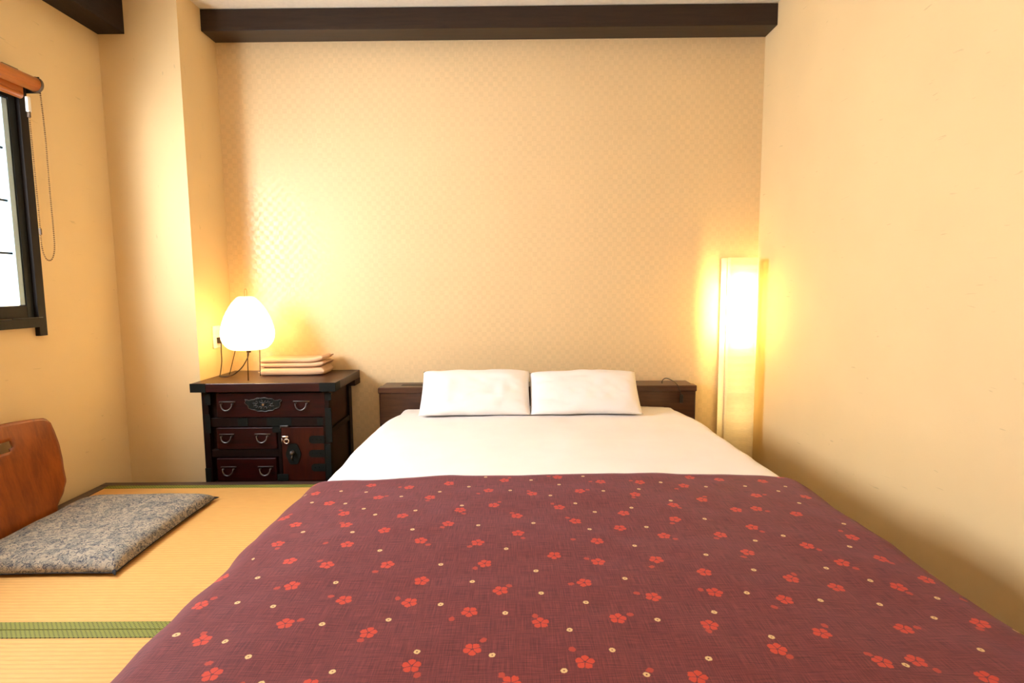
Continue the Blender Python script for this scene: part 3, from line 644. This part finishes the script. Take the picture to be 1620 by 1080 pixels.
bm = bmesh.new(); box(bm, -.8835-CO.x, -.8795-CO.x, 2.668-CO.y, 2.74-CO.y, .4045-CO.z, .4465-CO.z, .0005, 1); bm_obj('corner_plate', bm, 'iron', top)

# ------------------------------------------------------------------ folded towels
def towel(x0, x1, y0, y1, z0, h, label, seed, skew=0.):
    t = thing('folded_towel', label, 'towel', ((x0+x1)/2, (y0+y1)/2, z0), skew, 'folded beige towels on the chest')
    w_, d_ = x1-x0, y1-y0; layers = 2 if seed == 5 else 1; lt = h/layers
    # rounded fold at the front: each layer is a slab with rounded ends, outer skin wraps all
    for k in range(layers):
        bm = bmesh.new(); n1, n2 = 30, 18
        def sh(u, v, k=k):
            a = 2*PI*v; c_, s_ = math.cos(a), math.sin(a)
            yy = (abs(c_)**.45)*(1 if c_ > 0 else -1)*(d_/2-.004*k*((k+seed) % 2)); zz = lt*(k+.5)+(abs(s_)**.45)*(1 if s_ > 0 else -1)*lt*.56
            xx = -w_/2+u*w_+.006*vn(v*3, k, seed)*(1 if u > .5 else -1)
            e = min(u, 1-u)/.014; q = min(1, e)**.4; zz = lt*(k+.5)+(zz-lt*(k+.5))*q
            zz += .0035*vn(xx*9+seed, yy*8, seed+k)*(k/layers) + (.022 if seed == 5 else .006)*max(0, (u-.72)/.28)**2*(k+1)/layers*(.5+.8*v if v < .5 else .9)
            return (xx, yy, max(.0005, zz))
        V = [[bm.verts.new(sh(i/(n1-1), j/n2)) for j in range(n2)] for i in range(n1)]
        for i in range(n1-1):
            for j in range(n2): bm.faces.new((V[i][j], V[i][(j+1) % n2], V[i+1][(j+1) % n2], V[i+1][j]))
        bm.faces.new(V[0][::-1]); bm.faces.new(V[-1])
        bm_obj('fold', bm, 'towel', t, True)
    return t
towel(-1.365, -1.015, 2.903, 3.07, .4475, .038, 'lower folded beige towel of the pair on the chest', 2, .01)
towel(-1.362, -1.018, 2.908, 3.07, .4895, .048, 'upper folded beige towel of the pair, its right end puffed up', 5, .0)

# ------------------------------------------------------------------ paper table lamp
lx, ly, lz = -1.385, 2.85, .447
tl = thing('table_lamp', 'glowing egg shaped paper lamp on wire legs on the chest', 'lamp', (lx, ly, lz))
prof = [(.026, .424), (.040, .420), (.056, .405), (.076, .380), (.098, .342), (.116, .298), (.127, .255), (.1285, .222), (.121, .190), (.103, .165), (.078, .150), (.030, .147)]
PR = spline([(r, 0, z) for r, z in prof], 5); pf = []
for i, p in enumerate(PR): pf.append((p.x+.0012*abs(math.sin(i*PI/3)), p.z))
bm = bmesh.new(); lathe(bm, pf, 48); sh_o = bm_obj('lamp_shade', bm, 'shade', tl, True)
for fx, fy, fz, mx, my in ((-.160, .10, .002, -.093, .058), (.045, -.115, .002, .026, -.067), (.034, .040, .002, .046, .026)):
    bm = bmesh.new(); tube(bm, [(fx, fy, fz), (mx, my, .16), (mx*.35, my*.35, .40)], .0023, 6); bm_obj('leg', bm, 'wire', tl, True)
bm = bmesh.new(); tube(bm, spline([(-.005, 0, .41), (-.006, 0, .45), (0, 0, .463), (.006, 0, .45), (.005, 0, .41)], 6), .0018, 6); bm_obj('top_loop', bm, 'bamboo', tl, True)
bm = bmesh.new(); tube(bm, [(0, 0, .132), (0, 0, .165)], .011, 12); bm_obj('socket', bm, 'wire', tl)
L1 = light('table_lamp_light', 'POINT', (0, 0, 0), LAMP1_W, WARM, shadow_soft_size=.035); L1.parent = tl; L1.location = (0, 0, .25)
# mains cord with plug: from the lamp down to the chest top, away to the wall outlet
pc = thing('power_cord', 'thin dark lamp cord running from the table lamp to the wall plug', 'cord', (-1.48, 2.88, .448))
def rel(p): return (p[0]+1.48, p[1]-2.88, p[2]-.448)
bm = bmesh.new(); tube(bm, spline([rel(p) for p in [(-1.385, 2.85, .58), (-1.395, 2.852, .55), (-1.43, 2.86, .50), (-1.48, 2.872, .462), (-1.51, 2.88, .452), (-1.535, 2.875, .450), (-1.562, 2.88, .4515), (-1.568, 2.90, .46), (-1.570, 2.925, .52), (-1.574, 2.935, .58), (-1.575, 2.94, .622)]], 8), .0028, 6); bm_obj('wire', bm, 'cord', pc, True)
bm = bmesh.new(); box(bm, *[v for v in (-1.594+1.48, -1.562+1.48, 2.928-2.88, 2.950-2.88, .620-.448, .652-.448)], .004); bm_obj('plug', bm, 'cord', pc)
ou = thing('wall_outlet', 'cream wall outlet on the side of the corner pillar behind the table lamp', 'outlet', (XL, 2.94, .655))
bm = bmesh.new(); box(bm, .0005, .009, -.036, .036, -.06, .06, .003); bm_obj('cover_plate', bm, 'whiteplastic', ou)
for z in (-.022, .022):
    bm = bmesh.new(); box(bm, .009, .0115, -.016, .016, z-.013, z+.013, .001); bm_obj('socket_face', bm, 'whiteplastic', ou)

# ------------------------------------------------------------------ tall paper floor lamp in the right corner
TX0, TX1, TY0, TY1, TZ = 1.136, 1.302, 2.945, 3.085, 1.052
fl = thing('floor_lamp', 'tall square column paper floor lamp glowing in the right corner', 'lamp', ((TX0+TX1)/2, 3.02, ZF)); FO = fl.location
bm = bmesh.new(); n = 60
def shp(u, v):
    # U-shaped section: front panel with rounded edges and short side returns, open to the wall
    pts = [(TX0, TY0+SIDE_R), (TX0, TY0+.012), (TX0+.004, TY0+.004), (TX0+.012, TY0), (TX1-.012, TY0), (TX1-.004, TY0+.004), (TX1, TY0+.012), (TX1, TY0+SIDE_R)]
    return pts[u]
V = [[None]*n for _ in range(8)]
for i in range(8):
    for j in range(n):
        x, y = shp(i, 0); z = ZF+.03+(TZ-ZF-.03)*j/(n-1); V[i][j] = bm.verts.new((x-FO.x, y-FO.y+.0012*(j % 2), z-FO.z))
for i in range(7):
    for j in range(n-1): bm.faces.new((V[i][j], V[i+1][j], V[i+1][j+1], V[i][j+1]))
bm_obj('lamp_shade', bm, 'tallshade', fl, False)
boxo('base', TX0-.002, TX1+.002, TY0-.002, TY1+.004, ZF, ZF+.03, 'headdark', fl, .003, 2, FO)
for x in (TX0+.006, TX1-.006): boxo('frame_post', x-.004, x+.004, TY0+.014, TY0+.022, ZF+.03, TZ-.006, 'bamboo', fl, .001, 1, FO)
for z in (TZ-.012, .3): 
    boxo('frame_bar', TX0+.011, TX1-.011, TY0+.014, TY0+.022, z, z+.006, 'bamboo', fl, .001, 1, FO)
bxm, bym = 1.219, 2.982
boxo('bounce_panel', TX0+.03, TX1-.03, 3.078, 3.0795, ZF+.03, TZ-.02, 'whitepaper', fl, 0, 1, FO)  # added white reflector, bounces bulb light back into the lower shade
boxo('bulb_holder', bxm-.010, bxm+.010, 3.060, 3.074, ZF+.03, .60, 'whiteplastic', fl, .003, 1, FO)
bm = bmesh.new(); lathe(bm, [(.004, .60), (.014, .605), (.018, .62), (.020, .635), (.020, .915), (.018, .93), (.012, .94), (.002, .943)], 20, bxm-FO.x, bym-FO.y)
for v in bm.verts: v.co.z -= FO.z
blb = bm_obj('bulb', bm, None, fl, True)
m, N, L, b = mat('lit_bulb'); e = N.new('ShaderNodeEmission'); e.inputs[0].default_value = (*WARM2, 1); e.inputs[1].default_value = BULB_E; L.new(e.outputs[0], N['Material Output'].inputs[0]); blb.data.materials.append(m)
bm = bmesh.new(); lathe(bm, [(.004, .12), (.018, .125), (.024, .14), (.024, .50), (.018, .525), (.002, .53)], 20, bxm-FO.x, 3.034-FO.y)  # second, dimmer bulb added to make the lower shade glow
for v in bm.verts: v.co.z -= FO.z
added_bulb = bm_obj('bulb', bm, None, fl, True)
m2_, N, L, b = mat('added_shade_glow'); e = N.new('ShaderNodeEmission'); e.inputs[0].default_value = (*WARM2, 1); e.inputs[1].default_value = 3.6; L.new(e.outputs[0], N['Material Output'].inputs[0]); added_bulb.data.materials.append(m2_)

# ------------------------------------------------------------------ zabuton cushion and legless chair
zc = thing('floor_cushion', 'flat grey blue patterned floor cushion lying on the tatami', 'cushion', (-1.556, 1.975, 0), .03)
def cush(bm, top, w_=.545, d_=.635, th=.060):
    def f(u, v):
        a, b = 2*u-1, 2*v-1
        e = max(0., (1-abs(a)**7)*(1-abs(b)**7))**.45
        k = (1-.045*(1-a*a)*0); pin = 1-.030*(1-b*b); pin2 = 1-.026*(1-a*a)
        # pointed corners: sides draw in between them
        x = a*w_/2*pin; y = b*d_/2*pin2
        z = .012+(e*(th-.012)+.003*vn(a*3, b*3, 4)*e if top else -e*.0105)
        if top: z -= .006*max(0, 1-(a*a+b*b)*6)
        return (x, y, z)
    return grid(bm, 48, 52, f)
bm = bmesh.new(); cush(bm, True); cush(bm, False); bmesh.ops.remove_doubles(bm, verts=bm.verts[:], dist=.0008); bm_obj('cushion_body', bm, 'zabuton', zc, True)
bm = bmesh.new(); rim = []
for k in range(80):
    u = (k % 20)/20*2-1; s_ = k//20
    a, b = [(u, -1), (1, u), (-u, 1), (-1, -u)][s_]; rim.append((a*.2725*(1-.030*(1-b*b)), b*.3175*(1-.026*(1-a*a)), .012))
tube(bm, rim, .0016, 6, closed=True); bm_obj('seam_piping', bm, 'piping', zc, True)
for a in (-1, 1):
    for b in (-1, 1):
        bm = bmesh.new(); tube(bm, [(a*.264, b*.309, .013), (a*.274, b*.320, .011), (a*.280, b*.326, .010)], [.007, .004, .001], 6); bm_obj('corner_tassel', bm, 'piping', zc, True)

zx = thing('floor_chair', 'legless bent plywood floor chair with a grip slot by the left wall', 'chair', (-1.80, 1.965, 0))
YC = 0.
def panel_x(z): return -.045-.01*min(1, z/.10)-.075*max(0, (z-.05)/.36)**1.2     # leans towards the wall
bm = bmesh.new(); NT, NH = 40, 36
def halfw(t):
    z = t*.41
    k = [(0, .165), (.08, .168), (.2, .215), (.3, .238), (.42, .240), (.55, .247), (.7, .250), (.85, .246), (1, .240)]
    for (a, wa), (b, wb_) in zip(k, k[1:]):
        if t <= b:
            q = (t-a)/(b-a); q = q*q*(3-2*q)*.5+q*.5; return wa+(wb_-wa)*q
    return k[-1][1]
SL = (-.075, .075, .305, .338)
faces_y = []
V = {}
ys = [-1+2*i/(NT-1) for i in range(NT)]
def back_pt(a, t):
    hw_ = halfw(t); z = .016+t*.374
    # arched top with rounded corners
    if t > .80:
        q = (t-.80)/.20; zz_top = .020*(1-a*a); z += q*zz_top
        cr = max(0, abs(a)-.88)/.12; z -= q*.022*cr**2.5
    return (panel_x(z)+.012*(a*a)*(.4+t), YC+a*hw_, z)
for i, a in enumerate(ys):
    for j in range(NH): V[i, j] = bm.verts.new(back_pt(a, j/(NH-1)))
for i in range(NT-1):
    for j in range(NH-1):
        pc_ = (V[i, j].co+V[i+1, j+1].co)/2
        if SL[2] < pc_.z < SL[3] and SL[0] < pc_.y < SL[1]:
            if not (abs(pc_.y) > .062 and pc_.z < .318): continue
        bm.faces.new((V[i, j], V[i+1, j], V[i+1, j+1], V[i, j+1]))
o = bm_obj('backrest', bm, 'ply', zx, True); md = o.modifiers.new('thickness', 'SOLIDIFY'); md.thickness = .011; md.offset = 0
bm = bmesh.new()
def seat(u, v):
    a = 2*v-1; x = -.060+u*.43
    r = .05; z = .008
    if u < .12: x = -.060+ .055*(u/.12); z = .008+.010*(1-u/.12)**2
    return (x, YC+a*(.165+.06*min(1, u/.5)), .0025+ z-.0035)
grid(bm, 20, 16, seat); o = bm_obj('seat', bm, 'ply', zx, True); md = o.modifiers.new('thickness', 'SOLIDIFY'); md.thickness = .009; md.offset = 0
